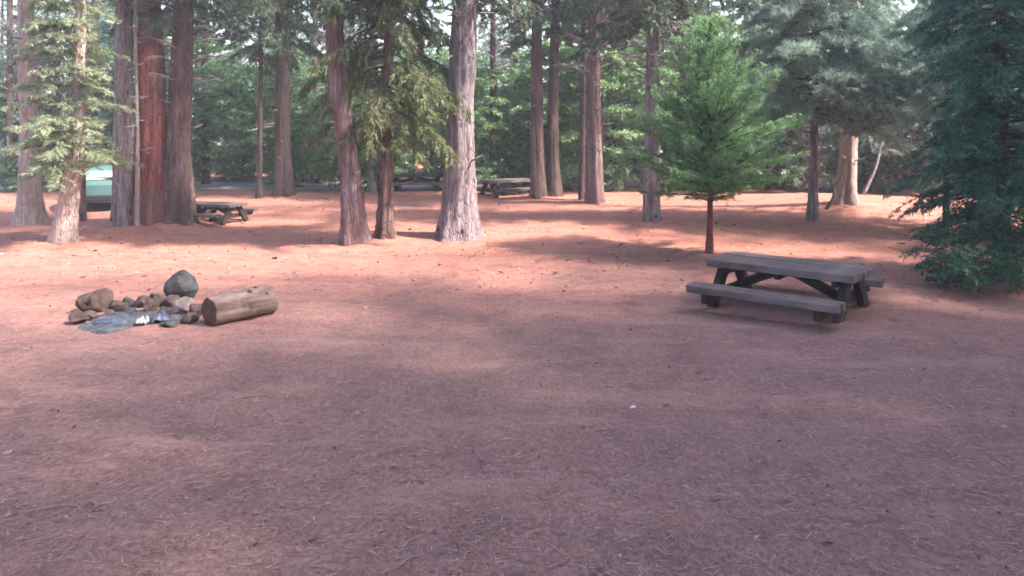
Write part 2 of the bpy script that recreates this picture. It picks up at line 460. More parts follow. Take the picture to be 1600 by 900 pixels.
# shared tall crowns: the live part of a full grown tree, starting at height 0 of the crown
def tall_r(t): return 3.6 * (1 - t) ** .75 * (.55 + .45 * min(1, t * 6)) + .3
TALL = [crown(s, 0, 19, tall_r, 105, .1, .4, 5.5, 10, .30, .085, .15, .6, .34) for s in (1, 2, 3)]
SPARSE = [crown(s, 0, 19, tall_r, 58, .12, .4, 5, 9, .28, .07, .15, .6, .34) for s in (5, 6, 7)]
LOW = [crown(s, 0, 3.2, lambda t: 2.1 + .5 * t, 32, .12, .42, 8, 30, .17, .021, .25, .6, .40) for s in (15, 16)]
BARE = [crown(s, 0, 4.2, lambda t: 1.5 + .9 * t, 30, .55, .35, 5.5, 1, bare=True, twl=.5) for s in (21, 22)]
CN = [0]
def tall_tree(name, label, px, py, w, bark, tops, r1f=.55, crown_z=7.2, crown_s=1.0, bare=None, flare=.3, lobes=5, kind='pine',
              group=None, leaf='canopy', hgt=24, low=None):
    """px, py: base in the photograph; w: trunk width there in pixels; tops: (px, py) places the trunk passes on its way up"""
    b = gp(px, py); CN[0] += 1
    t = empty(name, b, 0, label, 'tree', group)
    pts = [(0, 0, -.12)]
    for (qx, qy) in tops:
        pts.append(((qx - 800) / F * b.y - b.x, 0, CAMZ - (qy - HOR) / F * b.y - b.z))
    l = pts[-1]; p = pts[-2]
    k = (l[0] - p[0]) / (l[2] - p[2]) * .5
    pts.append((l[0] + k * (hgt - l[2]), 0, hgt))
    r0 = w / 2 * b.y / F
    link('trunk', trunk_mesh(pts, r0 * .9, r0 * .12, flare * 1.8, CN[0] * 7, lobes, 40, 70, .085 if 'cedar' in name else .055), M[bark], t)
    sg = np.random.default_rng(CN[0] + 300); sa = Arr()
    for q in range(11):
        z = sg.uniform(1.2, 8); an = sg.uniform(0, 6.28)
        c0 = np.array([np.interp(z, [q_[2] for q_ in pts], [q_[0] for q_ in pts]), 0, z]); dv = np.array([math.cos(an), math.sin(an), sg.uniform(-.25, .35)])
        rr = r0 * .8 * (1 - z / 30); ln = sg.uniform(.12, .5)
        tube(sa, [c0 + dv * rr * .8, c0 + dv * (rr + ln * .5) + np.array([0, 0, -.02]), c0 + dv * (rr + ln)], [.03, .022, .012], 5)
    o_ = link('branch_stubs', sa.mesh('branch_stubs', True), M['twig'], t); o_['kind'] = 'stuff'
    cx = np.interp(crown_z, [q[2] for q in pts], [q[0] for q in pts])
    if crown_s:
        lf, wd = SPARSE[CN[0] % 3]
        rz = CN[0] * 1.7
        sc_ = (crown_s, crown_s, (hgt + .6 - crown_z) / 19)
        c = link('crown', lf if leaf == 'canopy' else lf.copy(), M[leaf], t, (cx, 0, crown_z), (0, 0, rz), sc_)
        if leaf != 'canopy': c.data.materials.clear(); c.data.materials.append(M[leaf])
        link('limbs', wd, M['limb'], t, (cx, 0, crown_z), (0, 0, rz), sc_)
    if low is not None:
        z, s_ = low; lx = np.interp(z, [q[2] for q in pts], [q[0] for q in pts])
        link('crown', LOW[CN[0] % 2][0], M['canopy'], t, (lx, 0, z), (0, 0, CN[0] * 2.6), s_)
        link('limbs', LOW[CN[0] % 2][1], M['limb'], t, (lx, 0, z), (0, 0, CN[0] * 2.6), s_)
    if bare is not None:
        z, s_ = bare
        link('dead_limbs', BARE[CN[0] % 2][1], M['twig'], t, (np.interp(z, [q[2] for q in pts], [q[0] for q in pts]), 0, z), (0, 0, CN[0] * 2.1), s_)
    return t

# --- the trunks one can tell apart, left to right
tall_tree('conifer_tree', 'stout grey brown trunk at the far left behind the small pale fir', 46, 347, 36, 'bark_pale', [(46, 200), (40, 0)], crown_z=7.5)
tall_tree('conifer_tree', 'thin brown trunk just right of the leaning fir, beside the teal car', 127, 345, 15, 'bark_brown', [(128, 200), (130, 0)], crown_z=8, crown_s=.6, hgt=18)
tall_tree('pine_tree', 'purplish grey straight trunk on the left side of the red cedar trunk', 193, 349, 38, 'bark_grey', [(193, 200), (193, 0)], flare=.18, low=(6.4, .8), crown_z=7.8)
tall_tree('young_tree', 'very thin pale trunk standing right against the red cedar trunk', 214, 360, 8, 'bark_pale', [(215, 200), (212, 60)], crown_z=6.5, crown_s=.45, hgt=12, flare=.1)
tall_tree('cedar_tree', 'thick deep red cedar trunk with flared roots', 236, 356, 53, 'bark_red', [(239, 250), (233, 0)], flare=.28, lobes=7, crown_z=7.6, bare=(4.6, .8))
tall_tree('cedar_tree', 'brown fluted cedar trunk on the right side of the red cedar trunk', 281, 353, 44, 'bark_brown', [(277, 250), (284, 100), (288, 0)], flare=.25, lobes=6, crown_z=7.4, bare=(3.6, .75), low=(5.6, .85))
tall_tree('conifer_tree', 'slim dark trunk by the pale road, left of a wider dark trunk', 405, 309, 11, 'bark_dark', [(406, 200), (408, 60)], crown_z=5.4, crown_s=.6, hgt=17, flare=.2)
tall_tree('conifer_tree', 'dark mid-distance trunk standing alone between the cedars and the leaning pine', 443, 305, 30, 'bark_dark', [(441, 160), (440, 0)], crown_z=6.2, low=(5.8, 1.2), flare=.2)
tall_tree('pine_tree', 'reddish pine trunk leaning to the left in the middle of the camp', 556, 377, 40, 'bark_mixed', [(548, 270), (533, 170), (524, 90), (520, 0)], crown_z=14, crown_s=.8, flare=.22, bare=(6.0, .8), low=(5.5, .85))
OLIVE = tall_tree('cedar_tree', 'olive green cedar with a dark slender trunk close behind the leaning pine', 602, 370, 29, 'bark_brown', [(603, 250), (606, 100), (608, 0)], crown_s=0, flare=.2, hgt=11)
tall_tree('conifer_tree', 'pale grey thin trunk far behind the leaning pine', 580, 300, 14, 'bark_grey', [(580, 200), (581, 60)], crown_z=8.4, crown_s=.7, flare=.1)
tall_tree('pine_tree', 'large purplish grey pine trunk in the centre, straight and thick', 717, 369, 56, 'bark_grey', [(720, 200), (726, 0)], r1f=.7, flare=.3, crown_z=13.5, crown_s=.95, bare=(5.0, .9), low=(5.9, .9))
tall_tree('conifer_tree', 'dark reddish trunk, left one of a close pair behind the far table', 841, 312, 26, 'bark_brown', [(839, 200), (838, 0)], crown_z=5.9, flare=.2)
tall_tree('conifer_tree', 'dark reddish trunk, right one of a close pair behind the far table', 865, 311, 22, 'bark_dark', [(863, 200), (868, 0)], crown_z=6.3, flare=.2, crown_s=.8)
tall_tree('conifer_tree', 'narrow dark trunk touching the left edge of a paler trunk with bare limbs', 909, 312, 11, 'bark_dark', [(910, 200), (911, 60)], crown_z=6.2, crown_s=.6, flare=.1)
tall_tree('pine_tree', 'pinkish brown trunk with bare grey limbs spreading above it', 929, 316, 31, 'bark_mixed', [(928, 200), (926, 90), (930, 0)], crown_z=8.0, bare=(4.4, 1.25), flare=.15, low=(7.0, 1.2))
tall_tree('pine_tree', 'grey trunk half hidden by the left edge of the bright green young tree', 1018, 345, 29, 'bark_grey', [(1018, 200), (1022, 0)], crown_z=5.6, bare=(3.9, 1.0), low=(5.6, 1.0), flare=.15)
SOFT = tall_tree('pine_tree', 'grey green soft needled pine with a thin grey trunk left of the sunlit pale trunk', 1270, 347, 17, 'bark_grey', [(1272, 200), (1276, 0)], crown_s=0, flare=.3, hgt=10.3)
PALE = tall_tree('pine_tree', 'sunlit pale pinkish trunk on the bright bank at right', 1321, 329, 31, 'bark_pale', [(1327, 190), (1333, 0)], crown_z=12, crown_s=.75, flare=.25, leaf='canopy')

# ------------------------------------------------------------------ trees whose foliage hangs in the picture
def foliage_tree(name, label, base, crowns, leaf, trunk=None, bark='bark_brown', group=None, cat='tree', woodmat='limb'):
    t = empty(name, base, 0, label, cat, group)
    if trunk is not None: link('trunk', trunk, M[bark], t)
    for (lf, wd), loc, rz, s_ in crowns:
        if lf: link('crown', lf, M[leaf], t, loc, (0, 0, rz), s_)
        if wd: link('limbs', wd, M[woodmat], t, loc, (0, 0, rz), s_)
    return t

# pale sunlit fir at the left: layered drooping boughs
b = gp(97, 377)
fir_c = crown(31, 1.75, 9.0, lambda t: 1.38 * (1 - t) ** .6 + .12, 205, .10, .30, 17, 44, .10, .0115, .04, .4, .42, .02, irr=.1, tiers=19, flat=.5)
foliage_tree('fir_tree', 'pale sunlit small fir with drooping layered boughs at left', b,
             [(fir_c, (.1, 0, 0), .4, 1)], 'fir',
             trunk_mesh([(0, 0, -.1), (.12, 0, .8), (.28, 0, 1.7), (.45, 0, 4.6), (.5, 0, 9.3)], .28, .02, .2, 5, 4), 'bark_pale')

# bright green young tree by the table
b = gp(1109, 394)
def sap_r(t): return 1.5 * (min(1, (t + .12) / .24) ** .6) * (1 - max(0, t - .18) / .82) ** .72 + .10
sap_c = crown(41, 1.12, 5.2, sap_r, 260, lambda t: .22 + .5 * min(1, t * 2.2), .2, 15, 34, .095, .012, .0, .85, .36, .12, up=.15, irr=.3)
foliage_tree('young_pine_tree', 'bright green bushy young tree with a thin red stem behind the table', b,
             [(sap_c, (0, 0, 0), 0, 1)], 'sapling', trunk_mesh([(0, 0, -.1), (.01, 0, 1.2), (.03, 0, 3), (.02, 0, 5.4)], .085, .012, .25, 6, 3, 10, 24), 'bark_red')

# olive hanging cedar sprays behind the leaning pine
def clothe(t, cr, leaf, loc=(0, 0, 0), rz=0, s_=1):
    link('crown', cr[0], M[leaf], t, loc, (0, 0, rz), s_); link('limbs', cr[1], M['limb'], t, loc, (0, 0, rz), s_)
clothe(OLIVE, crown(51, 2.3, 11, lambda t: 1.9 * (1 - t) ** .6 * (.75 + .25 * min(1, t * 6)) + .2, 135, .0, .5, 12, 36, .14, .015, .40, .5, .42, irr=.15), 'olive', (.05, 0, 0))
# grey green pine boughs in front of the sunlit pale trunk
clothe(SOFT, crown(61, 2.9, 10, lambda t: 2.9 * (1 - t) ** .5 * (.85 + .15 * min(1, t * 8)) + .3, 175, .15, .34, 8.5, 40, .22, .013, .1, .75, .36, irr=.15), 'blue_pine')
b = gp(1478, 353)
foliage_tree('pine_tree', 'grey green soft needled pine with boughs reaching over the bank right of the pale trunk', b,
             [(crown(62, 2.9, 7.6, lambda t: 2.4 * (1 - t) ** .65 + .3, 95, .15, .34, 8.5, 38, .22, .013, .1, .75, .36, irr=.15), (0, 0, 0), 0, 1)], 'blue_pine',
             trunk_mesh([(0, 0, -.1), (.05, 0, 4), (0, 0, 7.8)], .10, .03, .2, 10, 4, 12, 24), 'bark_dark')

# dark evergreen at the right edge
b = gp(1565, 432)
dk_c = crown(71, .7, 9.0, lambda t: 1.85 * (1 - t) ** .5 * (.62 + .38 * min(1, t * 5)) + .15, 320, .06, .36, 13, 34, .10, .0125, .14, .55, .36)
foliage_tree('evergreen_tree', 'dark bluish evergreen with low boughs at the right edge', b, [(dk_c, (0, 0, 0), 0, 1)], 'dark_green',
             trunk_mesh([(0, 0, -.1), (0, 0, 4), (0, 0, 11.2)], .17, .02, .3, 11, 4, 12, 24), 'bark_dark')
b = gp(1620, 372)
dk_c2 = crown(72, .8, 10.5, lambda t: 3.0 * (1 - t) ** .55 + .15, 150, .06, .34, 9, 32, .13, .016, .14, .55, .34)
foliage_tree('evergreen_tree', 'tall dark evergreen behind the low boughs at the right edge', b, [(dk_c2, (0, 0, 0), 0, 1)], 'dark_green',
             trunk_mesh([(0, 0, -.1), (0, 0, 5), (0, 0, 10.6)], .25, .03, .3, 12, 4, 12, 24), 'bark_brown')

# thin leaning poles near the pale trunk
def pole(name, label, px, py, qx, qy, w, mat, cat='dead stem'):
    b = gp(px, py); s = b.y / F
    e = Vector(((qx - 800) * s - b.x, .15, CAMZ - (qy - HOR) * s - b.z))
    a = Arr(); n = 9
    P = [np.array(e) * t + np.array([.05 * math.sin(t * 5), .03 * math.sin(t * 9), 0]) for t in np.linspace(-.03, 1, n)]
    tube(a, P, np.linspace(w * s / 2, w * s / 4, n), 8)
    for t, dx in ((.55, .5), (.75, -.45), (.85, .4)):
        p = np.array(e) * t
        tube(a, [p, p + np.array([dx * .4, .05, .3]), p + np.array([dx * .7, .1, .45])], [.014, .01, .005], 5)
    tag(link(name, a.mesh(name, True), M[mat], None, b), label, cat)
pole('dead_sapling', 'bare grey sapling leaning right beyond the sunlit pale trunk', 1349, 306, 1388, 215, 6, 'twig')
pole('dead_sapling', 'short dark dead stem leaning against the left of the sunlit pale trunk', 1292, 332, 1312, 286, 6, 'bark_dark')

# ------------------------------------------------------------------ background wood
def conic(rb): return lambda t: rb * (1 - t) ** .8 + .15
BG = {
    'fir': [crown(80 + i, .9, 13, conic(2.6), 100, .05, .3, 5.5, 22, .21, .042, .1, .55, .40) for i in range(2)],
    'cedar': [crown(84 + i, .6, 11, lambda t: 2.2 * (1 - t) ** .5 + .2, 100, .1, .5, 5.5, 22, .20, .040, .3, .55, .40) for i in range(2)],
    'leafy': [crown(88 + i, .4, 6.2, lambda t: 2.4 * math.sin(math.pi * (.15 + .8 * t)) + .2, 95, .5, .4, 7, 20, .13, .045, .05, .9, .40, diamond=True) for i in range(2)],
}
BGT = {k: trunk_mesh([(0, 0, -.3), (.05, 0, 4), (0, 0, h)], .2, .03, .2, 3, 4, 10, 20) for k, h in (('fir', 13.2), ('cedar', 11.2), ('leafy', 6.0))}
BGL = {'fir': ('background_fir', 'dark green conifer in the wood behind the camp', 'bg_dark', 'dark conifers of the wood behind the camp'),
       'cedar': ('background_cedar', 'grey green drooping cedar in the wood behind the camp', 'blue_pine', 'drooping cedars of the wood behind the camp'),
       'leafy': ('background_leafy_tree', 'bright leafy small tree in the wood behind the camp', 'bg_light', 'bright leafy trees of the wood behind the camp')}
g = random.Random(5)
spots = []
for row, (yy, step) in enumerate(((35.5, 3.6), (40.5, 3.4), (46.5, 4.2), (54, 6.0))):
    x = -.72 * yy - 2 + g.random() * 2
    while x < .72 * yy + 2:
        px = 800 + F * x / yy
        low_gap = row < 2 and 300 < px < 900
        if not (row < 2 and (600 < px < 690) and g.random() < .6):
            spots.append((x, yy + g.uniform(-2, 2), low_gap))
        x += step * g.uniform(.75, 1.3)
cnt = {'fir': 0, 'cedar': 0, 'leafy': 0}
for (x, y, low_gap) in spots:
    r_ = g.random()
    px = 800 + F * x / y
    if px < 560: k = 'leafy' if r_ < .42 else ('fir' if r_ < .75 else 'cedar')
    elif px < 1060: k = 'leafy' if r_ < .3 else ('fir' if r_ < .7 else 'cedar')
    else: k = 'fir' if r_ < .7 else 'cedar'
    if low_gap: k = 'leafy'
    nm, lab, mt, gr = BGL[k]
    lf, wd = BG[k][cnt[k] % 2]; cnt[k] += 1
    s_ = g.uniform(.7, 1.15) if low_gap else g.uniform(.85, 1.45)
    t = empty(nm, (x, y, tz(x, y)), g.random() * 6.28, lab, 'tree', gr)
    link('trunk', BGT[k], M['bark_dark'] if k != 'leafy' else M['bark_grey'], t, None, None, s_)
    link('crown', lf, M[mt], t, None, None, s_)
    link('limbs', wd, M['limb'], t, None, None, s_)

# understory bushes along the edge of the wood
US = [crown(95 + i, .05, 1.5, lambda t: 1.15 * math.sin(math.pi * (.2 + .75 * t)) + .15, 46, .5, .4, 11, 14, .11, .036, .05, .9, .42, diamond=True) for i in range(2)]
n_us = 0
for yy, step in ((34.5, 2.0), (39, 2.3)):
    x = -.7 * yy
    while x < .7 * yy:
        px = 800 + F * x / yy
        if not (yy < 38 and (290 < px < 420 or 600 < px < 700)):
            y = yy + g.uniform(-1, 1); s_ = g.uniform(.7, 1.35)
            t = empty('understory_bush', (x, y, tz(x, y)), g.random() * 6.28, 'green bush in the understory along the edge of the wood', 'bush', 'understory bushes at the edge of the wood')
            link('foliage', US[n_us % 2][0], M['bg_light' if (px < 560 and n_us % 3 == 0) else 'bg_dark'], t, None, None, s_)
            link('stems', US[n_us % 2][1], M['limb'], t, None, None, s_)
            n_us += 1
        x += step * g.uniform(.7, 1.4)

M['brush'] = leaf_mat('dead_brown_brush', (.035, .025, .022), (.075, .055, .048), (.14, .10, .09), .2)
BR = crown(99, .05, 3.4, lambda t: 1.3 * (1 - t) ** .4 + .3, 80, .6, .3, 7, 9, .22, .03, .0, .8, .5)
for i, (px, yy, s_) in enumerate(((1248, 32, .9), (1352, 33, 1.0), (1405, 32, 1.05), (1450, 31, .9))):
    x = (px - 800) / F * yy
    t = empty('brown_thicket', (x, yy, tz(x, yy)), i * 1.4, ('dark brown thicket behind the thin grey trunk', 'dark brown thicket just right of the sunlit pale trunk', 'dark brown thicket behind the leaning grey sapling', 'dark brown thicket against the left border of the dark evergreens')[i], 'thicket')
    link('foliage', BR[0], M['brush'], t, None, None, s_); link('stems', BR[1], M['limb'], t, None, None, s_)

FT = [trunk_mesh([(0, 0, -.3), (.1 * (i - 1), 0, 6), (0, 0, 18)], .2, .05, .3, 60 + i, 4, 14, 26) for i in range(3)]
for i, (px, yy) in enumerate(((322, 37), (492, 38), (772, 34.5), (803, 41), (962, 37), (1062, 35), (1225, 37), (15, 36))):
    x = (px - 800) / F * yy
    t = empty('far_pine', (x, yy, tz(x, yy)), i * 1.1, 'slim dark trunk among the foliage behind the camp', 'tree', 'slim trunks in the wood behind the camp')
    link('trunk', FT[i % 3], M['bark_dark'], t); link('crown', LOW[i % 2][0], M['canopy'], t, (0, 0, 8.5 + (i % 4)), None, .9); link('dead_limbs', BARE[i % 2][1], M['twig'], t, (0, 0, 3 + i % 3), None, .9)

# far-off wood that reads as one mass
def distant():
    g = np.random.default_rng(9)
    src = [m[0] for m in (BG['fir'][0], BG['cedar'][0])]
    arrs = []
    for me in src:
        v = np.empty(len(me.vertices) * 3, np.float32); me.vertices.foreach_get('co', v)
        arrs.append(v.reshape(-1, 3, 3)[::3])
    a = Arr()
    for i in range(50):
        y = g.uniform(64, 120); x = g.uniform(-.85, .85) * y
        v = arrs[i % 2]; s_ = g.uniform(1.0, 1.7); an = g.random() * 6.28
        c, s2 = math.cos(an), math.sin(an)
        w = v.copy(); mid = w.mean(1, keepdims=True); w = mid + (w - mid) * 1.9
        w = w * s_
        w = np.stack([w[..., 0] * c - w[..., 1] * s2 + x, w[..., 0] * s2 + w[..., 1] * c + y, w[..., 2] + tz(x, y)], -1)
        a.add(w.reshape(-1, 3), np.arange(w.shape[0] * 3).reshape(-1, 3))
    tag(link('distant_forest', a.mesh('distant_forest'), M['bg_dark']), 'far-off mass of conifers closing the view', None, None, 'stuff')
distant()

# unseen tall trees added beyond the frame to keep the foreground in shade
OFF = [(10.4, 1.4), (12.5, -2.2), (17, 2.8), (21.5, 5.2), (20.5, 1.0), (16, -3), (11, -6.5), (4, -8), (-5, -9), (-12, -5), (-14, 2), (13, 4.8), (13.5, 7.8), (17.6, 8.4), (20.5, 11), (25, 14.5)]
OTR = trunk_mesh([(0, 0, -.2), (.1, 0, 8), (0, 0, 27)], .38, .05, .3, 77)
for i, (x, y) in enumerate(OFF):
    lf, wd = (SPARSE if i >= len(OFF) - 5 else TALL)[i % 3]
    t = empty('shade_pine', (x, y, tz(x, y)), i * 1.3, 'tall unseen pine added outside the frame to shade the clearing', 'tree', 'unseen tall pines added outside the frame for shade')
    link('trunk', OTR, M['bark_grey'], t)
    s_ = (1.4, 1.4, 1.1)
    link('crown', lf, M['canopy'], t, (0, 0, 5.5), None, s_)
    link('limbs', wd, M['limb'], t, (0, 0, 5.5), None, s_)

# shrubs under the right edge trees
SH = [crown(91 + i, .05, .75, lambda t: .55 * math.sin(math.pi * (.2 + .75 * t)) + .1, 40, .5, .35, 22, 7, .075, .022, .05, .9, .4, diamond=True) for i in range(2)]
for i, (px, py, s_, lab) in enumerate(((1478, 448, .8, 'low leafy shrub furthest left at the foot of the right edge evergreen'),
                                       (1530, 462, 1.0, 'low leafy shrub nearest to the camera below the right edge evergreen'),
                                       (1590, 452, 1.1, 'low leafy shrub cut off by the right edge of the picture'),
                                       (1462, 392, .8, 'low shrub at the left border of the dark evergreens, behind the table'))):
    b = gp(px, py)
    t = empty('shrub', b, i * 1.9, lab, 'shrub')
    link('foliage', SH[i % 2][0], M['shrub'], t, None, None, s_)
    link('stems', SH[i % 2][1], M['limb'], t, None, None, s_)

# ------------------------------------------------------------------ picnic tables
def box_mesh(name, sx, sy, sz, bev=.008, warp=0, seed=0):
    """a plank or beam centred on its own middle, edges chamfered, ends slightly uneven"""
    g = random.Random(seed)
    import bmesh
    bm = bmesh.new(); bmesh.ops.create_cube(bm, size=1)
    for v in bm.verts: v.co = (v.co.x * sx, v.co.y * sy, v.co.z * sz)
    bmesh.ops.bevel(bm, geom=bm.edges[:], offset=bev, segments=1, affect='EDGES')
    for v in bm.verts:
        v.co += Vector((g.uniform(-1, 1) * warp * 2, g.uniform(-1, 1) * warp, g.uniform(-1, 1) * warp))
    me = bpy.data.meshes.new(name); bm.to_mesh(me); bm.free(); return me

def picnic_table(loc, rz, label, L=2.3, W=1.12, BO=1.30, H=.70, HB=.40, T=.115):
    t = empty('picnic_table', loc, rz, label, 'picnic table', 'picnic tables of the camp')
    np_ = 5; pw = W / np_
    for i in range(np_):
        me = box_mesh('plank', L + .05 * math.sin(i * 7), pw - .008, T, .012, .005, i)
        link('tabletop_plank', me, M['table_wood'], t, (.01 * math.sin(i * 5), -W / 2 + pw * (i + .5), H - T / 2 + .003 * math.sin(i * 9)), (0, .002 * math.sin(i * 3), 0))
    bw = .36
    for s in (-1, 1):
        for j in range(2):
            me = box_mesh('bench_plank', L + .03 * math.sin(j * 4 + s), bw / 2 - .008, T, .012, .005, 11 + j)
            link('bench_plank', me, M['table_wood'], t, (0, s * (BO - bw / 2) + (j - .5) * bw / 2, HB - T / 2 + .002 * j), None)
    xo = L / 2 - .30
    for e in (-1, 1):
        x = e * xo
        link('bench_beam', box_mesh('bench_beam', .10, BO * 2 - .06, .14, .008, .002, 3), M['table_shade'], t, (x, 0, HB - T - .073))
        link('top_cleat', box_mesh('top_cleat', .07, W - .08, .10, .008, .002, 4), M['table_shade'], t, (x, 0, H - T - .052))
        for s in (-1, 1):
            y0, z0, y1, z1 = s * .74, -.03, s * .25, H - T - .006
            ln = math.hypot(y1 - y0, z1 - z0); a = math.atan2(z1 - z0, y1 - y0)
            link('leg', box_mesh('leg', .12, ln, .19, .008, .002, 5), M['table_shade'], t, (x + e * .112, (y0 + y1) / 2, (z0 + z1) / 2), (a, 0, 0))
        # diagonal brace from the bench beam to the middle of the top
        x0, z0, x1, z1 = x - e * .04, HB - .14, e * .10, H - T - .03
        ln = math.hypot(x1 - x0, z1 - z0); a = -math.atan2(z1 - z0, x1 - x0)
        link('brace', box_mesh('brace', ln, .12, .13, .006, .002, 6), M['table_shade'], t, ((x0 + x1) / 2, 0, (z0 + z1) / 2), (0, a, 0))
    link('middle_cleat', box_mesh('middle_cleat', .09, W - .1, .08, .008, .002, 8), M['table_shade'], t, (0, 0, H - T - .042))
    return t
def copy_tree(o, parent=None):
    c = o.copy(); COL.objects.link(c); c.parent = parent
    for ch in list(o.children): copy_tree(ch, c)
    return c
table = picnic_table((4.42, 12.3, tz(4.42, 12.3)), -.68, 'dark weathered wooden picnic table in the clearing at right')
for (px, py, rz, s_, lab) in ((333, 345, -.28, .76, 'small distant picnic table right of the red cedar trunks'),
                              (650, 296, .25, 1.0, 'far picnic table beside the road, left of the central pine trunk'),
                              (795, 305, .5, .95, 'far dark picnic table right of the central pine trunk')):
    b = gp(px, py)
    c = copy_tree(table); c.location = b; c.rotation_euler = (0, 0, rz); c.scale = (s_,) * 3; c['label'] = lab

# ------------------------------------------------------------------ fire ring: stones, log, ash, litter
import bmesh
def stone_mesh(name, dims, seed, sub=3, amp=.22, nf=11):
    bm = bmesh.new(); bmesh.ops.create_icosphere(bm, subdivisions=sub, radius=.5)
    off = Vector((seed * 3.7, seed * 1.3, seed * 2.1)); gr = random.Random(seed)
    facets = [(Vector((gr.gauss(0, 1), gr.gauss(0, 1), gr.gauss(0, 1))).normalized(), gr.uniform(.30, .42)) for _ in range(nf)]
    for v in bm.verts:
        p = v.co.normalized()
        d = 1 + amp * mnoise.noise(p * 1.6 + off) * 1.6 + amp * .35 * mnoise.noise(p * 4.5 + off)
        q = p * .5 * d
        for nv_, dd in facets:                     # broken faces
            e_ = q.dot(nv_)
            if e_ > dd: q -= nv_ * (e_ - dd)
        q *= 1.12
        v.co = Vector((q.x * dims[0], q.y * dims[1], q.z * dims[2]))
    me = bpy.data.meshes.new(name); bm.to_mesh(me); bm.free(); return me
STONES = [  # px, py of the foot, width px, height/width, material, label
    (277, 470, 42, .92, 'stone_grey', 'large upright grey boulder, tallest stone behind the fire ring'),
    (142, 489, 46, .72, 'stone_brown', 'rounded brown stone at the back left of the fire ring'),
    (118, 507, 30, .55, 'stone_brown', 'low dark stone at the front left end of the fire ring'),
    (178, 486, 24, .7, 'stone_brown', 'small brown stone right of the rounded one at the back of the ring'),
    (197, 483, 22, .8, 'stone_grey', 'small dark grey stone, second of the back row of the fire ring'),
    (219, 483, 26, .75, 'stone_brown', 'brown stone in the middle of the back row of the fire ring'),
    (243, 481, 27, .8, 'stone_brown', 'lumpy brown stone below the large grey boulder'),
    (283, 489, 42, .45, 'stone_pale', 'flat pale stone between the grey boulder and the log'),
    (252, 497, 24, .6, 'stone_brown', 'small stone inside the ring in front of the flat pale stone'),
    (203, 495, 20, .6, 'stone_grey', 'small grey stone lying on the ash in the middle of the ring'),
    (165, 498, 22, .55, 'stone_brown', 'small brown stone on the left part of the ash'),
    (292, 506, 26, .5, 'stone_brown', 'low brown stone touching the left end of the log'),
    (262, 512, 24, .42, 'stone_grey', 'low grey stone at the front right of the ash'),
    (232, 489, 26, .7, 'stone_brown', 'brown stone wedged in front of the back row, right of centre'),
    (188, 491, 24, .65, 'stone_brown', 'brown stone wedged in front of the back row, left of centre'),
    (267, 483, 26, .75, 'stone_brown', 'brown stone leaning on the foot of the grey boulder'),
    (302, 497, 28, .75, 'stone_brown', 'brown stone in the gap between the flat pale stone and the log'),
    (136, 501, 24, .6, 'stone_brown', 'brown stone between the rounded stone and the low dark one'),
]
for i, (px, py, w, hr, mt, lab) in enumerate(STONES):
    b = gp(px, py); s = b.y / F; W_ = w * s * 1.08; H_ = W_ * hr
    o = link('fire_ring_stone', stone_mesh('fire_ring_stone', (W_, W_ * .85, H_ * 1.15), i + 2, 3, .22 if i else .12, 11 if i else 0), M[mt], None, (b.x, b.y + W_ * .3, b.z + H_ * .38), (0, 0, i * 1.1 if i else .2))
    tag(o, lab, 'stone', 'stones of the fire ring')

def ash_bed():
    c = gp(203, 501); a = Arr()
    g = np.random.default_rng(4); k, n = 40, 9
    V = [(c.x, c.y, tz(c.x, c.y) + .05)]
    th = np.arange(k) * 2 * math.pi / k
    for i in range(1, n + 1):
        r = i / n
        edge = 1 + .14 * np.sin(3 * th + 1) + .08 * np.sin(7 * th)
        x = c.x + .72 * r * edge * np.cos(th); y = c.y + .60 * r * edge * np.sin(th)
        z = terrain(x, y) + .052 * (1 - r ** 3) + g.normal(size=k) * .010 * (1 - r) + .006 - .03 * (r > .99)
        V += list(np.stack([x, y, z], 1))
    T = [(0, 1 + q, 1 + (q + 1) % k) for q in range(k)]
    Q = [(1 + i * k + q, 1 + (i + 1) * k + q, 1 + (i + 1) * k + (q + 1) % k, 1 + i * k + (q + 1) % k) for i in range(n - 1) for q in range(k)]
    a.add(V, T, Q)
    tag(link('ash_bed', a.mesh('ash_bed', True), M['ash']), 'bed of bluish grey ash inside the fire ring', None, None, 'stuff')
ash_bed()

def scrap(name, label, cat, px, py, w, d, h, mat, seed, rz=0):
    """a crumpled sheet"""
    b = gp(px, py); g = np.random.default_rng(seed); n, m_ = 12, 8
    X, Y = np.meshgrid(np.linspace(-.5, .5, n), np.linspace(-.5, .5, m_))
    Z = h * (.35 + .65 * abs(g.normal(size=X.shape)) * .6) * (1 - (2 * X) ** 4 * .7) * (1 - (2 * Y) ** 4 * .7)
    X = X + g.normal(size=X.shape) * .03; Y = Y + g.normal(size=X.shape) * .04
    V = np.stack([X * w, Y * d, Z + .01], -1).reshape(-1, 3)
    a = Arr(); i = np.arange(m_ - 1)[:, None] * n; j = np.arange(n - 1)[None]
    a.add(V, None, np.stack([i + j, i + j + 1, i + n + j + 1, i + n + j], -1).reshape(-1, 4))
    o = link(name, a.mesh(name), M[mat], None, (b.x, b.y, b.z + .03), (0, 0, rz))
    sm = o.modifiers.new('thickness', 'SOLIDIFY'); sm.thickness = .006
    tag(o, label, cat)
scrap('crumpled_sheet', 'crumpled blue plastic sheet at the front of the fire ring', 'litter', 176, 507, .46, .24, .07, 'blue', 1, .1)
scrap('crumpled_sheet', 'small crumpled dark blue scrap right of the white scrap', 'litter', 250, 505, .26, .24, .12, 'blue', 2, .5)
scrap('paper_scrap', 'small white crumpled scrap between the two blue scraps', 'litter', 223, 509, .18, .2, .09, 'white', 3, 0)

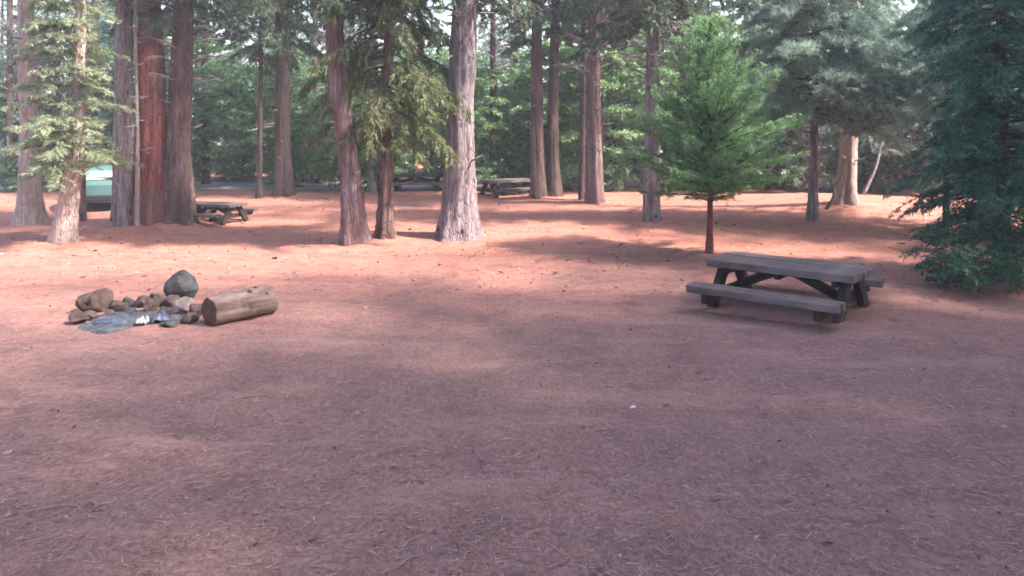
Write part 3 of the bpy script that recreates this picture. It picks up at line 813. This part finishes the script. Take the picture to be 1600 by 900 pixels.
def log():
    b = gp(320, 513); D = .42; L = 1.02; az = .92
    t = empty('cut_log', (b.x, b.y + .15, b.z), az, 'short thick cut log with rough pale bark right of the fire ring', 'log')
    g = np.random.default_rng(8); k, n = 36, 22
    th = np.arange(k) * 2 * math.pi / k
    prof = 1 + .035 * np.sin(2 * th + .5) + .03 * np.sin(5 * th + 2)
    xs = np.linspace(0, L, n)
    V = []
    for i, x in enumerate(xs):
        r = D / 2 * (prof + .034 * g.normal(size=k) + .03 * np.sin(x * 7 + 3 * th)) * (1 + .06 * (x / L - .5))
        if i in (0, n - 1): r = r * .97
        V.append(np.stack([np.full(k, x), r * np.cos(th), D / 2 - .015 + r * np.sin(th)], 1))
    Va = np.concatenate(V)
    a = Arr(); i = np.arange(n - 1)[:, None] * k; j = np.arange(k)[None]; j2 = (j + 1) % k
    a.add(Va, None, np.stack([i + j, i + j2, i + k + j2, i + k + j], -1).reshape(-1, 4))
    me = a.mesh('bark', True)
    mb, nt, out = newmat('log_bark_lengthwise')
    v = mapped(nt, (.18, 1, 1)); n1 = noise_n(nt, v, 9, 6, .65, .4); n2 = noise_n(nt, mapped(nt, (1, 1, 1)), 5, 4)
    c = ramp(nt, n1, [(.3, (.045, .027, .024)), (.5, (.15, .105, .093)), (.7, (.29, .23, .21))])
    c = mixc(nt, ramp(nt, n2, [(.52, (0, 0, 0)), (.62, (.7, .7, .7))]), c, (.20, .13, .11))
    principled(nt, out, c, .95, bump(nt, n1, .9, .03), .1)
    link('bark', me, mb, t)
    me_, nt, out = newmat('cut_wood')
    v = mapped(nt, (1, 1, 1)); sep = nd(nt, 'ShaderNodeSeparateXYZ'); nt.links.new(v, sep.inputs[0])
    w = nd(nt, 'ShaderNodeTexWave', wave_type='RINGS', rings_direction='X'); w.inputs['Scale'].default_value = 14; w.inputs['Distortion'].default_value = 2
    nt.links.new(v, w.inputs['Vector'])
    n3 = noise_n(nt, v, 5, 4)
    c = mixc(nt, .5, ramp(nt, w.outputs['Fac'], [(0, (.07, .036, .03)), (1, (.15, .085, .07))]), ramp(nt, n3, [(.35, (.05, .028, .024)), (.65, (.16, .095, .08))]))
    principled(nt, out, c, .9, bump(nt, w.outputs['Fac'], .3, .01), .1)
    for x, ring in ((0, V[0]), (L, V[-1])):
        a = Arr(); off = -.004 if x == 0 else .004
        cen = np.array([[x + off, 0, D / 2 - .015]])
        inner = cen + (ring - cen) * .985; inner[:, 0] = x + off
        vv = np.concatenate([cen, cen + (inner - cen) * .5, inner, ring]); k_ = len(ring)
        T = [(0, 1 + q, 1 + (q + 1) % k_) for q in range(k_)]
        Q = [(1 + r_ * k_ + q, 1 + (r_ + 1) * k_ + q, 1 + (r_ + 1) * k_ + (q + 1) % k_, 1 + r_ * k_ + (q + 1) % k_) for r_ in range(2) for q in range(k_)]
        a.add(vv - np.array([x, 0, 0]), T, Q)
        link('cut_end', a.mesh('cut_end'), me_, t, (x, 0, 0))
    for q, (x, an) in enumerate(((.62, 1.9), (.80, 1.3), (.86, 2.5), (.70, .9))):          # branch stubs
        a = Arr(); dy, dz = math.cos(an), math.sin(an)
        p = np.array([x, dy * D * .44, D / 2 + dz * D * .44])
        tube(a, [p, p + np.array([.01, dy * .028, dz * .028])], [.036, .03], 8)
        link('branch_stub', a.mesh('branch_stub', True), M['limb'], t)
log()

# ------------------------------------------------------------------ parked car seen between the trunks
def car():
    b = gp(158, 322)
    t = empty('parked_car', b, R(27), 'teal parked car seen from behind between the trunks at left', 'car')
    paint, nt, out = newmat('teal_paint'); p = principled(nt, out, (.075, .17, .175), .45, None, .5)
    glass, nt, out = newmat('car_glass'); principled(nt, out, (.35, .45, .46), .15, None, .6)
    rub, nt, out = newmat('tyre_rubber'); principled(nt, out, (.015, .015, .016), .8)
    red, nt, out = newmat('tail_lamp'); principled(nt, out, (.35, .02, .02), .25, None, .5)
    trim, nt, out = newmat('black_trim'); principled(nt, out, (.03, .03, .032), .6)
    # cross sections along the length (y): (y, half width, z low, z belt, z roof, roof half width)
    secs = [(-2.05, .72, .42, .80, .86, .66), (-1.98, .83, .30, .90, 1.02, .74), (-1.75, .86, .27, .94, 1.40, .62), (-1.3, .87, .26, .95, 1.50, .60),
            (-.3, .88, .26, .95, 1.50, .60), (.5, .88, .26, .95, 1.36, .60), (1.0, .87, .26, .93, .99, .70), (1.7, .84, .28, .84, .88, .66), (2.0, .72, .36, .70, .74, .58)]
    ring = []
    for y, w, zl, zb, zr, rw in secs:
        ring.append([(-w * .9, y, zl), (-w, y, zl + .12), (-w, y, (zl + zb) / 2 + .1), (-w * .97, y, zb), (-rw, y, zr - .05), (-rw * .8, y, zr), (rw * .8, y, zr), (rw, y, zr - .05),
                     (w * .97, y, zb), (w, y, (zl + zb) / 2 + .1), (w, y, zl + .12), (w * .9, y, zl)])
    k = 12; V = np.array(ring).reshape(-1, 3); Q = [(i * k + q, i * k + (q + 1) % k, (i + 1) * k + (q + 1) % k, (i + 1) * k + q) for i in range(len(secs) - 1) for q in range(k)]
    me = bpy.data.meshes.new('body'); me.from_pydata([tuple(v) for v in V], [], Q + [tuple(range(k)), tuple(range((len(secs) - 1) * k, len(secs) * k))[::-1]]); me.update()
    for pl in me.polygons: pl.use_smooth = False
    bd = link('body', me, paint, t); mo = bd.modifiers.new('round', 'BEVEL'); mo.width = .03; mo.segments = 2; mo.limit_method = 'ANGLE'
    def panel(name, pts, mat, th=.02):
        me = bpy.data.meshes.new(name); me.from_pydata(pts, [], [tuple(range(len(pts)))]); me.update()
        o = link(name, me, mat, t); m_ = o.modifiers.new('t', 'SOLIDIFY'); m_.thickness = th; m_.offset = 1; return o
    panel('rear_window', [(-.62, -1.965, 1.06), (.62, -1.965, 1.06), (.55, -1.795, 1.34), (-.55, -1.795, 1.34)], glass)
    for s in (-1, 1):
        panel('side_window', [(s * .845, -1.2, 1.0), (s * .845, .35, 1.0), (s * .665, .2, 1.38), (s * .665, -1.2, 1.42)][::s], glass)
        panel('tail_lamp', [(s * .58, -2.0 - .03, .90), (s * .80, -1.99, .92), (s * .80, -2.0, .72), (s * .62, -2.04, .70)][::s], red)
        for y in (-1.25, 1.25):
            a = Arr(); tube(a, [(s * .68, y, .31), (s * .70, y, .31), (s * .87, y, .31), (s * .89, y, .31)], [.28, .31, .31, .28], 20)
            w = link('wheel', a.mesh('wheel', True), rub, t)
            a = Arr(); tube(a, [(s * .885, y, .31), (s * .897, y, .31)], [.19, .17], 16); link('rim', a.mesh('rim'), M['stone_pale'], w)
    me = box_mesh('bumper', 1.62, .16, .20, .03); link('bumper', me, trim, t, (0, -2.06, .46))
car()

# ------------------------------------------------------------------ loose litter on the ground
def needles():
    g = np.random.default_rng(21); n = 90000
    y = 3.6 + 14 * g.random(n) ** 1.5
    x = (g.random(n) * 2 - 1) * (y * .70 + .5)
    z = terrain(x, y) + .008 + g.random(n) * .012
    th = g.random(n) * 6.28; L = g.uniform(.05, .15, n); w = g.uniform(.0014, .0030, n)
    d = np.stack([np.cos(th), np.sin(th), g.normal(size=n) * .07], 1); pr = np.stack([-np.sin(th), np.cos(th), g.normal(size=n) * .4], 1)
    c = np.stack([x, y, z], 1)
    V = np.stack([c - d * L[:, None] / 2 - pr * w[:, None], c - d * L[:, None] / 2 + pr * w[:, None], c + d * L[:, None] / 2], 1)
    a = Arr(); a.add(V, np.arange(n * 3).reshape(-1, 3))
    m, nt, out = newmat('fallen_needles'); ge = nd(nt, 'ShaderNodeNewGeometry')
    c = ramp(nt, ge.outputs['Random Per Island'], [(0, (.10, .055, .05)), (.4, (.30, .15, .12)), (.75, (.33, .19, .165)), (1, (.44, .31, .28))])
    principled(nt, out, c, .7, None, .3)
    tag(link('needle_litter', a.mesh('needle_litter'), m), 'loose pine needles strewn over the ground', None, None, 'stuff')
    # bark flakes and cone scales
    n = 7800
    y = np.where(np.arange(n) < 3800, 3.6 + 16 * g.random(n) ** 1.3, 13 + 17 * g.random(n)); x = (g.random(n) * 2 - 1) * (y * .70 + .5)
    c = np.stack([x, y, terrain(x, y) + .012], 1)
    th = g.random(n) * 6.28; s = g.uniform(.006, .022, n) * (1 + (g.random(n) < .06)) * np.where(np.arange(n) < 3800, 1, 2.2)
    u = np.stack([np.cos(th), np.sin(th), g.normal(size=n) * .3], 1) * s[:, None]; v = np.stack([-np.sin(th), np.cos(th), g.normal(size=n) * .3], 1) * (s * g.uniform(.3, .8, n))[:, None]
    V = np.stack([c - u - v * .6, c + u * .7 - v, c + u + v, c - u * .6 + v * .8], 1)
    a = Arr(); a.add(V, None, np.arange(n * 4).reshape(-1, 4))
    m, nt, out = newmat('bark_flakes'); ge = nd(nt, 'ShaderNodeNewGeometry')
    c = ramp(nt, ge.outputs['Random Per Island'], [(0, (.07, .04, .038)), (.45, (.24, .13, .11)), (.85, (.30, .19, .165)), (1, (.38, .28, .25))])
    principled(nt, out, c, .8, None, .2)
    tag(link('bark_litter', a.mesh('bark_litter'), m), 'bark flakes and cone scales strewn over the ground', None, None, 'stuff')
needles()

def stick(label, px, py, qx, qy, r, bend=.03, mat='stick'):
    a_, b_ = gp(px, py), gp(qx, qy); d = b_ - a_
    P = []
    for t in np.linspace(0, 1, 9):
        p = a_ + d * t; s = math.sin(t * math.pi)
        P.append((p.x - a_.x, p.y - a_.y + bend * s, tz(p.x, p.y) - a_.z + .012 + .01 * s))
    a = Arr(); tube(a, P, np.linspace(r, r * .55, 9), 7)
    tag(link('stick', a.mesh('stick', True), M[mat], None, a_), label, 'stick', 'sticks on the ground')
stick('long pale stick lying at the left in the foreground', 40, 803, 123, 793, .009)
stick('short pale stick on the ground below the fire ring', 372, 624, 428, 621, .010)
stick('curved grey stick in the middle of the foreground', 590, 712, 690, 706, .007, .12, 'twig')
stick('thin pale stick near the bottom edge, left of centre', 622, 890, 652, 872, .006)

def chip(label, px, py, w, seed):
    b = gp(px, py); W_ = w * b.y / F
    tag(link('wood_chip', stone_mesh('wood_chip', (W_, W_ * .7, W_ * .4), seed, 2, .3), M['chip'], None, (b.x, b.y, b.z + W_ * .16)), label, 'wood chip', 'pale chips on the ground')
chip('small white chip lying alone in the centre right of the foreground', 989, 638, 11, 50)

# ------------------------------------------------------------------ haze between the trees
def haze():
    me = box_mesh('haze', 2000, 2200, 34, .5)
    m, nt, out = newmat('haze_air')
    v = nd(nt, 'ShaderNodeVolumePrincipled'); v.inputs['Density'].default_value = .0030; v.inputs['Color'].default_value = (.93, .95, .97, 1)
    v.inputs['Anisotropy'].default_value = .3
    nt.links.new(v.outputs[0], out.inputs['Volume'])
    tag(link('haze', me, m, None, (0, 350, 12.5)), 'thin pale air between the trees', None, None, 'stuff')
haze()
